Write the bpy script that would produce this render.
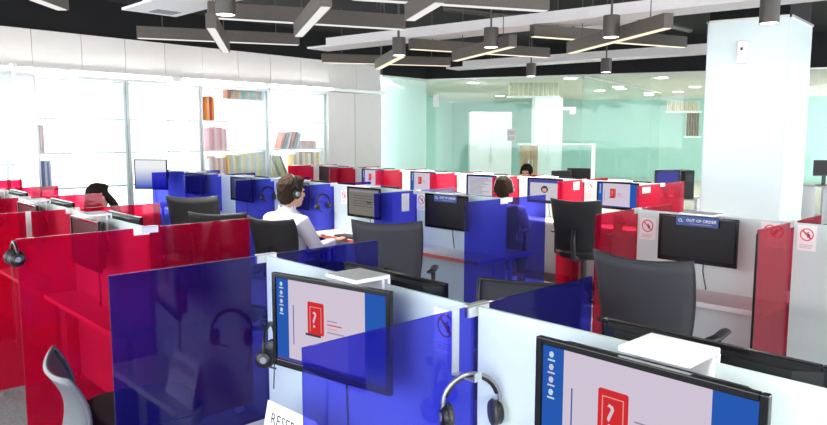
import bpy, math, random
from mathutils import Vector, Matrix
random.seed(7)
PI = math.pi
sc = bpy.context.scene
for o in list(bpy.data.objects):
    bpy.data.objects.remove(o)

# ------------------------------------------------------------------ camera
# world X runs along the divider panels, Y along the desk rows; the camera stands in the aisle
CX, CY, FPX = 413.5, 212.5, 690.0
PITCH, YAW, HC = math.radians(6.33), math.radians(47.0), 1.668
cam = bpy.data.objects.new('camera', bpy.data.cameras.new('camera'))
sc.collection.objects.link(cam)
cam.location = (0, 0, HC)
cam.rotation_euler = (PI / 2 - PITCH, 0, YAW - PI / 2)
cam.data.sensor_fit = 'HORIZONTAL'
cam.data.sensor_width = 36
cam.data.lens = FPX * 36 / 827
cam.data.clip_start = .05
sc.camera = cam
# ------------------------------------------------------------------ daylight and exposure
w = bpy.data.worlds.new('daylight'); sc.world = w; w.use_nodes = True
w.node_tree.nodes['Background'].inputs[0].default_value = (.94, .97, 1, 1)
w.node_tree.nodes['Background'].inputs[1].default_value = 2.4
sc.view_settings.view_transform = 'Standard'
sc.view_settings.look = 'None'
sc.view_settings.gamma = 1
sc.view_settings.use_curve_mapping = False
sc.view_settings.exposure = 1.27
SE = .95 / 2 ** sc.view_settings.exposure     # screens are dim next to the daylight

# ------------------------------------------------------------------ pixel -> place
RU = Vector((math.sin(YAW), -math.cos(YAW), 0))     # camera right in the plan
FU = Vector((math.cos(YAW), math.sin(YAW), 0))      # camera forward in the plan
def ray(x, y):
    dx, dz = (x - CX) / FPX, -(y - CY) / FPX
    c, s = math.cos(PITCH), math.sin(PITCH)
    return RU * dx + FU * (c + dz * s) + Vector((0, 0, -s + dz * c))
CAM = Vector((0, 0, HC))
def Pz(x, y, z): r = ray(x, y); return CAM + r * ((z - HC) / r.z)
def Px(x, y, X): r = ray(x, y); return CAM + r * (X / r.x)
def Py(x, y, Y): r = ray(x, y); return CAM + r * (Y / r.y)
def Pd(x, y, d): r = ray(x, y); return CAM + r * (d / r.dot(FU))
def plan(x, d): p = Pd(x, 136, d); return Vector((p.x, p.y, 0))

# ------------------------------------------------------------------ materials
def mat(name, col, rough=.5, metal=0, emit=None, es=1, noise=0, nscale=20, spec=.5, bump=0):
    m = bpy.data.materials.new(name); m.use_nodes = True
    nt = m.node_tree; b = nt.nodes['Principled BSDF']
    b.inputs['Base Color'].default_value = (*col, 1)
    b.inputs['Roughness'].default_value = rough
    b.inputs['Metallic'].default_value = metal
    b.inputs['Specular IOR Level'].default_value = spec
    if emit:
        b.inputs['Emission Color'].default_value = (*emit, 1)
        b.inputs['Emission Strength'].default_value = es
    if noise or bump:
        tc = nt.nodes.new('ShaderNodeTexCoord'); n = nt.nodes.new('ShaderNodeTexNoise')
        n.inputs['Scale'].default_value = nscale; n.inputs['Detail'].default_value = 4
        nt.links.new(tc.outputs['Object'], n.inputs['Vector'])
        if noise:
            r = nt.nodes.new('ShaderNodeValToRGB')
            r.color_ramp.elements[0].color = (*[c * (1 - noise) for c in col], 1)
            r.color_ramp.elements[1].color = (*[min(1, c * (1 + noise)) for c in col], 1)
            r.color_ramp.elements[0].position = .3; r.color_ramp.elements[1].position = .7
            nt.links.new(n.outputs['Fac'], r.inputs['Fac']); nt.links.new(r.outputs['Color'], b.inputs['Base Color'])
        if bump:
            bp = nt.nodes.new('ShaderNodeBump'); bp.inputs['Strength'].default_value = bump
            nt.links.new(n.outputs['Fac'], bp.inputs['Height']); nt.links.new(bp.outputs['Normal'], b.inputs['Normal'])
    return m

def clear(name, tcol, dcol, body=.3, gloss=1.45, rough=.03, gain=1.0, tl=.5):
    """tinted see-through sheet: coloured transmission, some body colour, a fresnel gloss on top"""
    m = bpy.data.materials.new(name); m.use_nodes = True
    nt = m.node_tree; nt.nodes.clear(); N = nt.nodes.new; L = nt.links.new
    out = N('ShaderNodeOutputMaterial')
    t = N('ShaderNodeBsdfTransparent'); t.inputs[0].default_value = (*tcol, 1)
    d = N('ShaderNodeBsdfDiffuse'); d.inputs[0].default_value = (*dcol, 1)
    s = N('ShaderNodeBsdfTranslucent'); s.inputs[0].default_value = (*dcol, 1)
    g = N('ShaderNodeBsdfGlossy'); g.inputs['Roughness'].default_value = rough
    ds = N('ShaderNodeMixShader'); ds.inputs[0].default_value = tl; L(d.outputs[0], ds.inputs[1]); L(s.outputs[0], ds.inputs[2])
    td = N('ShaderNodeMixShader'); td.inputs[0].default_value = body; L(t.outputs[0], td.inputs[1]); L(ds.outputs[0], td.inputs[2])
    f = N('ShaderNodeFresnel'); geo = N('ShaderNodeNewGeometry')      # the far face of the sheet reflects like the near one
    io = N('ShaderNodeMath'); io.operation = 'MULTIPLY_ADD'; io.inputs[1].default_value = 1 / gloss - gloss; io.inputs[2].default_value = gloss
    L(geo.outputs['Backfacing'], io.inputs[0]); L(io.outputs[0], f.inputs[0])
    k = N('ShaderNodeMath'); k.operation = 'MULTIPLY'; k.inputs[1].default_value = gain; L(f.outputs[0], k.inputs[0])
    a = N('ShaderNodeMixShader'); L(k.outputs[0], a.inputs[0]); L(td.outputs[0], a.inputs[1]); L(g.outputs[0], a.inputs[2])
    L(a.outputs[0], out.inputs[0])
    return m

def glow(name, col, s):
    m = bpy.data.materials.new(name); m.use_nodes = True
    nt = m.node_tree; nt.nodes.clear()
    out = nt.nodes.new('ShaderNodeOutputMaterial'); e = nt.nodes.new('ShaderNodeEmission')
    e.inputs[0].default_value = (*col, 1); e.inputs[1].default_value = s
    nt.links.new(e.outputs[0], out.inputs[0])
    return m

M = dict(
    blue=clear('blue_acrylic', (.27, .28, .88), (.08, .06, .42), .10, gain=1.1),
    red=clear('red_acrylic', (.86, .12, .26), (.60, .010, .075), .30, gain=.9, rough=.04),
    frost=clear('frosted_glass', (.80, .90, .90), (.80, .90, .89), .86, rough=.25, gain=.5, tl=.35),
    glass=clear('green_glass', (.91, .965, .955), (.6, .9, .85), .04, gain=.7),
    whiteglass=clear('whitened_glass', (.88, .95, .94), (.86, .95, .93), .38, rough=.2, gain=.5, tl=.6),
    cglass=clear('clear_glass', (.95, .985, .98), (.8, .9, .9), .03, gain=.6),
    milk=clear('milky_back_glass', (.85, .88, .88), (.9, .93, .93), .75, rough=.3, gain=.3, tl=.75),
    black=mat('black_plastic', (.007, .007, .008), .35),
    bezel=mat('gloss_black_bezel', (.005, .005, .006), .12),
    darkscreen=mat('dark_screen', (.003, .003, .004), .4, spec=.3),
    steel=mat('brushed_steel', (.72, .72, .70), .3, .9),
    silver=mat('silver_plastic', (.34, .35, .37), .3, .7),
    white=mat('white_laminate', (.86, .86, .86), .45, noise=.02),
    desk=mat('white_desktop', (.84, .83, .83), .4, noise=.02),
    deskedge=mat('red_desk_edge', (.55, .10, .08), .5),
    paper=mat('paper', (.9, .88, .88), .8),
    wallw=mat('white_wall_panel', (.86, .83, .80), .6, noise=.015, nscale=3),
    rail=mat('aluminium_rail', (.62, .61, .6), .35, .7),
    shelf=mat('white_shelf', (.88, .9, .9), .5, noise=.01),
    ceil=mat('black_ceiling', (.006, .006, .007), .9, noise=.3, nscale=2),
    duct=mat('white_duct', (.80, .76, .76), .5, noise=.02),
    slot=mat('slot_dark', (.05, .045, .045), .7),
    fin=mat('brown_fin', (.105, .088, .075), .55, noise=.08),
    finlight=glow('fin_tube', (1, .90, .66), .50),
    fincool=glow('fin_tube_white', (1, .97, .94), .38),
    downlens=glow('downlight_lens', (1, .92, .8), 6),
    striplight=glow('wall_strip_light', (1, .97, .92), 16),
    cyl=mat('bronze_cylinder', (.085, .075, .068), .4, .2),
    carpet=mat('grey_carpet', (.16, .16, .17), .95, noise=.25, nscale=40, bump=.4),
    rearfloor=mat('beige_floor', (.55, .49, .41), .5, noise=.08, nscale=3),
    rearwall=mat('rear_wall', (.40, .66, .60), .7, noise=.02),
    rearceil=mat('rear_ceiling', (.84, .80, .74), .8),
    wood=mat('wood_panel', (.62, .40, .17), .5, noise=.2, nscale=6),
    dkwood=mat('dark_wood', (.20, .12, .07), .6, noise=.2, nscale=6),
    curtain=mat('gold_slat', (.62, .55, .38), .6, noise=.15, nscale=8),
    mesh=clear('grey_chair_mesh', (.75, .75, .78), (.10, .10, .112), .86, rough=.4, gain=.3, tl=.3),
    chair=mat('black_chair_fabric', (.018, .018, .020), .75, bump=.2, nscale=80),
    chairframe=mat('chair_frame', (.030, .030, .033), .4),
    greychair=mat('grey_chair_shell', (.12, .13, .15), .45),
    skin=mat('skin', (.56, .33, .23), .55, noise=.05, nscale=8),
    hair=mat('dark_hair', (.016, .010, .008), .8, bump=.6, nscale=60, spec=.15),
    brownhair=mat('brown_hair', (.030, .018, .011), .8, bump=.6, nscale=60, spec=.15),
    shirt=mat('white_shirt', (.88, .87, .88), .8, bump=.2, nscale=12),
    darkcloth=mat('dark_cloth', (.03, .03, .04), .9, bump=.2, nscale=12),
    tan=mat('beige_cloth', (.55, .42, .32), .9),
    eye=mat('eye', (.02, .015, .012), .2), lip=mat('lip', (.42, .16, .14), .5),
    ybow=mat('yellow_tie', (.75, .55, .08), .6),
    scr_blue=glow('desktop_blue', (.022, .105, .46), SE),
    scr_page=glow('page_white', (.66, .58, .70), SE),
    scr_pale=glow('page_pale', (.62, .60, .66), SE),
    scr_grey=glow('page_grey', (.20, .19, .17), SE),
    scr_red=glow('logo_red', (.66, .030, .035), SE),
    scr_pink=glow('logo_line', (.80, .36, .34), SE),
    scr_text=glow('page_text', (.30, .27, .36), SE),
    scr_lblue=glow('icon_pale', (.55, .75, .80), SE),
    scr_rule=glow('page_rule', (.06, .10, .38), SE),
    scr_bar=glow('title_bar', (.08, .08, .35), SE),
    scr_dark=glow('picture_dark', (.06, .05, .07), SE),
    strip_blue=mat('strip_blue', (.028, .075, .26), .5),
    ink=mat('ink', (.03, .03, .05), .8), inkgrey=mat('ink_grey', (.45, .36, .4), .8),
    inkred=mat('ink_red', (.72, .05, .06), .7),
)
def gradient_screen():
    m = glow('pale_blue_wallpaper', (1, 1, 1), SE); nt = m.node_tree; e = nt.nodes['Emission']
    tc = nt.nodes.new('ShaderNodeTexCoord'); sx = nt.nodes.new('ShaderNodeSeparateXYZ'); r = nt.nodes.new('ShaderNodeValToRGB')
    nt.links.new(tc.outputs['Generated'], sx.inputs[0]); nt.links.new(sx.outputs['Z'], r.inputs[0]); nt.links.new(r.outputs[0], e.inputs[0])
    r.color_ramp.elements[0].color = (.02, .08, .55, 1); r.color_ramp.elements[1].color = (.9, .92, .95, 1)
    r.color_ramp.elements[1].position = .75
    return m
M['scr_grad'] = gradient_screen()

# ------------------------------------------------------------------ mesh helpers
COL = sc.collection
class MB:
    def __init__(s): s.v = []; s.f = []; s.mi = []; s.cur = 0
    def add(s, vs, fs, T=None):
        b = len(s.v)
        s.v += [(T @ Vector(v)) if T else Vector(v) for v in vs]
        s.f += [[b + i for i in f] for f in fs]; s.mi += [s.cur] * len(fs)
        return s
    def box(s, a, b, T=None):
        (x0, y0, z0), (x1, y1, z1) = a, b
        x0, x1 = min(x0, x1), max(x0, x1); y0, y1 = min(y0, y1), max(y0, y1); z0, z1 = min(z0, z1), max(z0, z1)
        return s.add([(x0, y0, z0), (x1, y0, z0), (x1, y1, z0), (x0, y1, z0), (x0, y0, z1), (x1, y0, z1), (x1, y1, z1), (x0, y1, z1)],
                     [(3, 2, 1, 0), (4, 5, 6, 7), (0, 1, 5, 4), (1, 2, 6, 5), (2, 3, 7, 6), (3, 0, 4, 7)], T)
    def prism(s, poly, z0, z1, T=None):
        n = len(poly)
        return s.add([(x, y, z0) for x, y in poly] + [(x, y, z1) for x, y in poly],
                     [tuple(range(n))[::-1], tuple(range(n, 2 * n))] + [(i, (i + 1) % n, n + (i + 1) % n, n + i) for i in range(n)], T)
    def tube(s, pts, rad, n=8, T=None, flat=1.0):
        pts = [Vector(p) for p in pts]; m = len(pts)
        if not hasattr(rad, '__len__'): rad = [rad] * m
        vs = []; up = None
        for i, p in enumerate(pts):
            d = (pts[min(i + 1, m - 1)] - pts[max(i - 1, 0)]).normalized()
            if up is None:
                up = Vector((0, 0, 1)) if abs(d.z) < .9 else Vector((1, 0, 0))
            a = d.cross(up)
            if a.length < 1e-6: a = d.cross(Vector((0, 1, 0)))
            a.normalize(); b = a.cross(d).normalized(); up = b
            vs += [p + a * math.cos(2 * PI * k / n) * rad[i] + b * math.sin(2 * PI * k / n) * rad[i] * flat for k in range(n)]
        fs = [(i * n + k, i * n + (k + 1) % n, (i + 1) * n + (k + 1) % n, (i + 1) * n + k) for i in range(m - 1) for k in range(n)]
        fs += [tuple(range(n))[::-1], tuple(range((m - 1) * n, m * n))]
        return s.add(vs, fs, T)
    def lathe(s, prof, n=16, T=None):
        vs = [(r * math.cos(2 * PI * k / n), r * math.sin(2 * PI * k / n), z) for r, z in prof for k in range(n)]; m = len(prof)
        fs = [(i * n + k, i * n + (k + 1) % n, (i + 1) * n + (k + 1) % n, (i + 1) * n + k) for i in range(m - 1) for k in range(n)]
        fs += [tuple(range(n))[::-1], tuple(range((m - 1) * n, m * n))]
        return s.add(vs, fs, T)
    def ball(s, c, r, T=None, n=14, m=10):
        c = Vector(c); r = Vector(r) if hasattr(r, '__len__') else Vector((r, r, r))
        vs = [(c.x, c.y, c.z + r.z), (c.x, c.y, c.z - r.z)]; fs = []
        for i in range(1, m):
            t = PI * i / m
            for k in range(n):
                a = 2 * PI * k / n
                vs.append((c.x + r.x * math.sin(t) * math.cos(a), c.y + r.y * math.sin(t) * math.sin(a), c.z + r.z * math.cos(t)))
        q = lambda i, k: 2 + (i - 1) * n + k % n
        for k in range(n):
            fs.append((0, q(1, k), q(1, k + 1))); fs.append((1, q(m - 1, k + 1), q(m - 1, k)))
            for i in range(1, m - 1): fs.append((q(i, k), q(i + 1, k), q(i + 1, k + 1), q(i, k + 1)))
        return s.add(vs, fs, T)
    def mesh(s, name, mats):
        me = bpy.data.meshes.new(name); me.from_pydata([tuple(v) for v in s.v], [], s.f)
        for m in (mats if isinstance(mats, (list, tuple)) else [mats]): me.materials.append(m)
        me.polygons.foreach_set('material_index', s.mi); me.update()
        return me
    def build(s, name, m, parent=None, smooth=False, bevel=0, loc=None, rz=None):
        o = bpy.data.objects.new(name, s.mesh(name, m)); COL.objects.link(o)
        if smooth:
            o.data.polygons.foreach_set('use_smooth', [True] * len(o.data.polygons))
        if bevel:
            b = o.modifiers.new('bevel', 'BEVEL'); b.width = bevel; b.segments = 2; b.limit_method = 'ANGLE'
        if parent: o.parent = parent
        if loc is not None: o.location = loc
        if rz is not None: o.rotation_euler.z = rz
        return o
def tag(o, label, cat, group=None):
    o['label'] = label; o['category'] = cat
    if group: o['group'] = group
    return o
def empty(name, loc, rz, label, cat, group=None):
    o = bpy.data.objects.new(name, None); COL.objects.link(o); o.empty_display_size = .1
    o.location = loc; o.rotation_euler.z = rz
    return tag(o, label, cat, group)
def struct(o): o['kind'] = 'structure'; return o
def copy_tree(o, parent=None):
    c = o.copy(); COL.objects.link(c)
    if parent: c.parent = parent
    for ch in list(o.children): copy_tree(ch, c)
    return c
_txt = {}
def text_mesh(s, size, mt):
    """lettering as flat geometry in the x/z plane, left-bottom at the origin"""
    key = (s, size, mt.name)
    if key in _txt: return _txt[key]
    cu = bpy.data.curves.new('lettering', 'FONT'); cu.body = s; cu.size = size; cu.resolution_u = 2; cu.extrude = .0002
    o = bpy.data.objects.new('lettering', cu); COL.objects.link(o)
    me = bpy.data.meshes.new_from_object(o.evaluated_get(bpy.context.evaluated_depsgraph_get()))
    bpy.data.objects.remove(o); bpy.data.curves.remove(cu)
    me.transform(Matrix.Rotation(PI / 2, 4, 'X')); me.materials.clear(); me.materials.append(mt)
    _txt[key] = me
    return me
def text(s, size, mt, parent, loc, name='lettering', rx=0):
    o = bpy.data.objects.new(name, text_mesh(s, size, mt)); COL.objects.link(o); o.parent = parent; o.location = loc
    o.rotation_euler.x = rx
    return o
ORD = ['first', 'second', 'third', 'fourth', 'fifth', 'sixth', 'seventh', 'eighth', 'ninth', 'tenth']

# ================================================================== THE SETTING

# ---- left wall: white panels above a rail, bookcases behind sliding glass below
A0 = plan(0, 9.8); A1 = plan(384, 15.6)
WD = (A1 - A0).normalized(); WN = Vector((WD.y, -WD.x, 0))
if WN.dot(CAM - A0) < 0: WN = -WN
WZ = math.atan2(WD.y, WD.x)
def ws(px):                       # pixel column -> metres along the wall
    d = plan(px, 1); d.normalize()
    # CAM plan + t d on line A0 + s WD
    det = d.x * (-WD.y) + WD.x * d.y
    t = (A0.x * (-WD.y) + WD.x * A0.y) / det
    return (d * t - A0).dot(WD)
WT = Matrix.Translation(A0) @ Matrix.Rotation(WZ, 4, 'Z')      # local x along wall, +y away from the room
def wallp(px, py, off=0):         # pixel on the wall's front plane (off metres proud) -> local (s, z)
    r = ray(px, py); n = WN; t = ((A0 + n * off) - CAM).dot(n) / r.dot(n); p = CAM + r * t
    return (p - A0).dot(WD), p.z
S_END = ws(381); S_L = ws(-260)
_w0, _w1 = A0 + WD * (S_L - 1) - WN * .6, A0 + WD * (S_END + 14) - WN * .6
SHELL = [(-4, -5), (24, -5), (24, _w1.y), tuple(_w1[:2]), tuple(_w0[:2]), (-4, _w0.y)]
struct(MB().prism(SHELL, -.1, 0).build('floor', M['carpet']))
struct(MB().prism(SHELL, 3.75, 3.85).build('ceiling', M['ceil']))
ZT, ZR = 3.20, 2.60               # top of the white panels, rail
wl = struct(MB().box((ws(328), .46, 0), (S_END, .56, ZT)).box((S_L, .46, ZR + .06), (ws(328), .56, ZT)).box((S_L, .46, 0), (ws(328), .56, .3)).box((S_L, .05, ZR + .06), (S_END, .46, ZT - .01)).build('wall_left', M['wallw']))
wl.matrix_world = WT
MB().box((S_L, .02, ZT), (S_END, .5, 3.748)).build('bulkhead', M['ceil'], wl)
edges = [S_L, ws(-110), ws(-40), ws(37), ws(86), ws(129), ws(168), ws(205), ws(240), ws(272), ws(302), ws(330), ws(357), S_END]
for a, b in zip(edges, edges[1:]):
    MB().box((a + .004, 0, ZR + .05), (b - .004, .05, ZT)).build('panel', M['wallw'], wl, bevel=.003)
for a, b in zip([ws(328.5), ws(355)], [ws(354.7), S_END]):
    MB().box((a + .003, -.01, 0), (b - .003, .45, ZR - .03)).build('panel', M['wallw'], wl, bevel=.003)
tr = struct(MB().box((S_L, -.10, ZR - .02), (S_END + .05, -.02, ZR + .05)).build('trim_1', M['rail'])); tr.matrix_world = WT
for i, (a, b) in enumerate(((-120, 9), (17, 66), (72, 170), (183, 262), (270, 330))):
    o = MB().box((ws(a), -.125, ZR + .008), (ws(b), -.10, ZR + .030)).build('strip_light', M['striplight'])
    o.matrix_world = WT
    tag(o, ['white light strip on the wall rail left of the pole', 'white light strip on the wall rail right of the pole', 'longest white light strip on the rail above the bookcases',
            'white light strip on the rail above the orange books', 'white light strip at the plain end of the wall rail'][i], 'light', 'light strips along the wall rail')
# window at the far left, with horizontal blind slats
win = struct(MB().box((S_L, .40, 0), (ws(38), .46, .75)).box((S_L, .40, ZR - .3), (ws(38), .46, ZR + .05)).build('window_1', M['shelf'])); win.matrix_world = WT
MB().box((S_L, .42, .75), (ws(38), .43, ZR - .3)).build('pane', M['cglass'], win)
for z in (1.25, 1.6, 1.95):
    MB().box((S_L, .405, z - .015), (ws(38), .435, z + .015)).build('slat', M['rail'], win)
MB().box((ws(14), .40, .75), (ws(14) + .05, .44, ZR - .3)).build('mullion', M['shelf'], win)
# pole in front of the window
p = WT @ Vector((wallp(16, 120, .12)[0], -.12, 0))
o = MB().lathe([(.045, 0), (.045, .02), (.018, .03), (.018, ZR + .02), (.05, ZR + .02), (.05, ZR + .07), (.0, ZR + .07)], 12).build('pole', M['steel'], loc=(p.x, p.y, 0))
tag(o, 'thin steel pole rising to the wall rail before the window', 'pole')

# bookcases
bounds = [38, 130, 204, 270, 328]
SHZ = [.08, .33, .88, 1.415, 1.945, 2.53]
names = ['with almost bare shelves next to the window', 'behind the blue-white monitor, shelves empty', 'holding red and orange binders on the top shelf', 'with slanting books beside the plain white panels']
for i in range(4):
    a, b = ws(bounds[i]) + .01, ws(bounds[i + 1]) - .01
    t = empty('bookcase', (0, 0, 0), 0, 'white built-in bookcase ' + names[i], 'bookcase', 'white bookcases along the wall'); t.matrix_world = WT
    for x in (a, b - .035): MB().box((x, .08, 0), (x + .035, .44, 2.56)).build('side_panel', M['shelf'], t)
    MB().box((a + .035, .42, .06), (b - .035, .44, 2.53)).build('back_panel', M['milk'], t)
    for z in SHZ: MB().box((a + .036, .09, z - .025), (b - .036, .419, z)).build('shelf', M['shelf'], t)
    MB().box((a + .036, .10, 0), (b - .036, .12, .05)).build('plinth', M['shelf'], t)
# sliding glass doors hung on the rail
dl = ['sliding glass door between the pole and the first bookcase', 'sliding glass door over the near half of the bare bookcase', 'sliding glass door before the empty shelves behind blue panels',
      'sliding glass door covering the pale books beside the orange binders', 'sliding glass door in front of the slanting books']
for i, (a, b, y) in enumerate(((-30, 38, 0), (82, 132, .03), (131, 169, 0), (233, 272, .03), (271, 329, 0))):
    t = empty('sliding_glass_door', (0, 0, 0), 0, dl[i], 'door', 'sliding glass doors of the bookcases'); t.matrix_world = WT
    MB().box((ws(a), y, .05), (ws(b), y + .008, ZR - .07)).build('glass_pane', M['cglass'], t)
    MB().box((ws(a), y - .004, ZR - .07), (ws(b), y + .012, ZR - .022)).build('top_rail', M['rail'], t)
    MB().box((ws(b) - .02, y - .004, .05), (ws(b), y + .012, ZR - .07)).build('edge_profile', M['rail'], t)

# books
def book(s0, z, th, h, dep, col, label, group, tilt=0, front=.12):
    key = 'book_%02x%02x%02x' % tuple(int(c * 255) for c in col)
    m = bpy.data.materials.get(key) or mat(key, col, .6)
    b = MB()
    b.box((0, 0, 0), (th, .006, h)); b.box((0, .006, 0), (.003, dep, h)); b.box((th - .003, .006, 0), (th, dep, h))
    b.cur = 1; b.box((.0031, .0061, .006), (th - .0031, dep - .006, h - .006))
    o = b.build('book', [m, M['paper']])
    o.matrix_world = WT @ Matrix.Translation((s0, front, z)) @ Matrix.Rotation(tilt, 4, 'Y')
    tag(o, label, 'book', group)
def colour_word(c):
    r, g, b = c
    if max(c) < .36: return 'dark'
    if min(c) > .68: return 'white'
    if b > r + .05: return 'blue-grey'
    if r - g > .4: return 'red'
    if r - g > .22: return 'orange' if b < .25 else 'reddish'
    if r - b > .25: return 'yellow'
    return 'pink' if r - g > .12 else 'grey'
def bookrow(px0, px1, shelf, n, h, cols, label, group, tilt=0, fill=.9):
    s0, s1 = ws(px0), ws(px1); th = (s1 - s0) / n
    for k in range(n):
        c = cols[k % len(cols)] if isinstance(cols, list) else cols
        hh = h * random.uniform(.9, 1.05); lab = label % colour_word(c)
        if tilt: book(s0 + k * th, SHZ[shelf] + .002, th * .55, hh, .2, c, lab, group, tilt)
        else: book(s0 + k * th, SHZ[shelf] + .001, th * fill, hh, .22, c, lab, group)
R_, O_, Y_ = (.62, .05, .03), (.80, .25, .03), (.85, .55, .12)
for k, (px, th, h, c, l) in enumerate(((209.3, .055, .42, O_, 'orange binder at the left end of the top bookcase shelf'), (211.6, .05, .42, (.90, .52, .2), 'pale orange binder between the orange and dark red ones'),
        (213.8, .06, .43, (.45, .04, .02), 'dark red binder on the top bookcase shelf'), (216.4, .05, .41, (.80, .30, .05), 'bright orange binder at the open end of the binders'))):
    book(ws(px), SHZ[4] + .001, th, h, .24, c, l, 'binders on the top shelf')
bookrow(213, 231, 3, 7, .42, [(.85, .55, .6), (.8, .4, .45), (.88, .7, .72)], '%s book in the row below the orange binders', 'pink books below the binders')
bookrow(231, 267, 2, 14, .46, [(.85, .7, .3), (.6, .65, .75), (.88, .78, .5)], 'narrow %s book on the shelf above the blue dividers', 'yellow and blue books on the low shelf')
bookrow(213, 229, 2, 6, .42, [(.85, .82, .82), (.8, .5, .4)], '%s book left of the yellow books on the low shelf', 'whitish books on the low shelf')
# a narrow upper ledge of small brown and teal books behind the glass
t = MB().box((ws(233.5), .16, 2.33), (ws(268), .40, 2.35)).build('book_ledge', M['shelf']); t.matrix_world = WT
tag(t, 'narrow white ledge under the small brown and teal books', 'shelf')
s0, s1 = ws(234), ws(267); n = 12; th = (s1 - s0) / n
for k in range(n):
    book(s0 + k * th, 2.351, th * .9, random.uniform(.15, .175), .16, [(.45, .2, .13), (.40, .16, .1), (.35, .22, .16), (.3, .45, .48), (.6, .38, .2), (.25, .4, .45)][k % 3 if k < 4 else 3 + k % 3],
         'small %s book on the ledge under the light strip' % ('brown' if k < 4 or k % 3 == 1 else 'teal'), 'small books on the upper ledge', front=.17)
bookrow(283, 303, 3, 6, .36, [(.8, .25, .2), (.3, .3, .35), (.85, .8, .8)], '%s book leaning over behind the sliding glass', 'leaning books behind the glass', tilt=.35)
bookrow(303, 320, 3, 5, .16, [(.8, .5, .5), (.75, .4, .35)], 'low %s book after the leaning books', 'low reddish books')
bookrow(277, 293, 2, 6, .44, [(.85, .7, .3), (.7, .7, .6), (.4, .35, .25)], '%s book leaning over above the person in white', 'leaning yellow books', tilt=-.42)
bookrow(297, 323, 2, 9, .46, [(.8, .5, .2), (.85, .8, .75), (.6, .25, .15), (.88, .75, .6)], '%s book upright beside the plain wall panels', 'upright books near the wall end')
bookrow(41, 47.5, 3, 3, .40, [(.85, .6, .62), (.88, .84, .84)], 'pale %s book on the bare bookcase by the window', 'pink books near the window')
bookrow(44, 53, 2, 4, .42, [(.25, .3, .6), (.75, .78, .85)], '%s book low on the bookcase by the window', 'blue books near the window')

# ---- rear glass partition (two runs), soffit and the room behind it
G0, G1, G2 = plan(381, 16.0), plan(426, 17.2), plan(704, 15.0)
G3 = G1 + (G2 - G1) * 2.1
ZH = 3.05
def lineT(a, b): d = b - a; return Matrix.Translation(a) @ Matrix.Rotation(math.atan2(d.y, d.x), 4, 'Z'), d.length
def hit(px, a, b):
    d = plan(px, 1).normalized(); e = (b - a)
    t = (a.x * e.y - a.y * e.x) / (d.x * e.y - d.y * e.x); return (d * t - a).length
def glass_run(name, a, b, cuts, gm='glass'):
    T, Ln = lineT(a, b)
    g = struct(MB().box((0, -.03, 0), (Ln, .03, .06)).box((0, -.04, ZH - .03), (Ln, .04, ZH)).build(name, M['rail'])); g.matrix_world = T
    ss = [0] + [hit(c, a, b) for c in cuts] + [Ln]
    for s0, s1 in zip(ss, ss[1:]): MB().box((s0 + .004, -.006, .06), (s1 - .004, .006, ZH - .03)).build('pane', M[gm], g)
    f = MB().box((0, -.06, ZH), (Ln, .06, 3.75)).build('soffit', M['ceil'], g)
    return T
glass_run('window_2', G0, G1, [], 'whiteglass')
TG = glass_run('window_3', G1, G3, [471, 519, 562, 600, 650, 704, 760, 815])
GD = (G2 - G1).normalized(); GN = Vector((-GD.y, GD.x, 0))
if GN.dot(G1) < 0: GN = -GN
# rear room shell
B0, B1 = G1 + GN * 12 - GD * 1.0, G3 + GN * 12
T, Ln = lineT(B0, B1)
o = struct(MB().box((-2, 0, 0), (Ln, .1, 3.3)).build('wall_back', M['rearwall'])); o.matrix_world = T
o = struct(MB().prism([tuple(p[:2]) for p in (G0 - WD * 0 + WN * -.1, G1 + GN * .07, G3 + GN * .07, B1, B0 - GD * 3)], ZH + .02, ZH + .12).build('ceiling_rear', M['rearceil']))
o = struct(MB().prism([tuple(p[:2]) for p in (G0 - WN * .2, G1, G3, B1, B0 - GD * 3)], .001, .012).build('floor_rear', M['rearfloor']))
WB0 = A0 + WD * (S_END + .1); T, Ln = lineT(G0 - WN * .6, B0 - GD * 2)
o = struct(MB().box((0, .0, 0), (Ln, .1, 3.05)).build('wall_rear_left', M['rearwall'])); o.matrix_world = T
# inner glass partition receding inside the rear room
I0 = Pz(583, 75.5, ZH); I1 = Pz(661, 92, ZH); I0.z = I1.z = 0
T, Ln = lineT(I0, I1)
g = struct(MB().box((0, -.02, 0), (Ln, .02, .05)).box((0, -.03, ZH - .05), (Ln, .03, ZH)).build('window_4', M['rail'])); g.matrix_world = T
for k in range(3): MB().box((Ln * k / 3 + .004, -.006, .05), (Ln * (k + 1) / 3 - .004, .006, ZH - .05)).build('pane', M['glass'], g)
# rear downlights
rd = [(571, 78.5), (618, 87), (621, 89), (661, 78), (678, 92), (695, 87), (627, 102), (649, 95), (473, 83), (500, 96), (806, 88), (820, 97), (815, 106), (598, 108)]
lens = None
for i, (x, y) in enumerate(rd):
    p = Pz(x, y, ZH)
    if p.length > 33: continue
    t = empty('recessed_light', (p.x, p.y, ZH + .019), 0, 'round recessed ceiling light in the room behind the green glass', 'light', 'recessed lights behind the glass')
    MB().lathe([(0, -.012), (.19, -.012), (.19, 0), (0, 0)], 16).build('ring', M['white'], t)
    MB().lathe([(0, -.024), (.15, -.024), (.15, -.0122), (0, -.0122)], 16).build('lens', M['downlens'], t)
    L = bpy.data.lights.new('recessed_lamp', 'AREA'); L.shape = 'DISK'; L.size = .28; L.energy = 17; L.color = (1, .97, .9)
    o = bpy.data.objects.new('recessed_lamp', L); COL.objects.link(o); o.parent = t; o.location = (0, 0, -.03)

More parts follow.
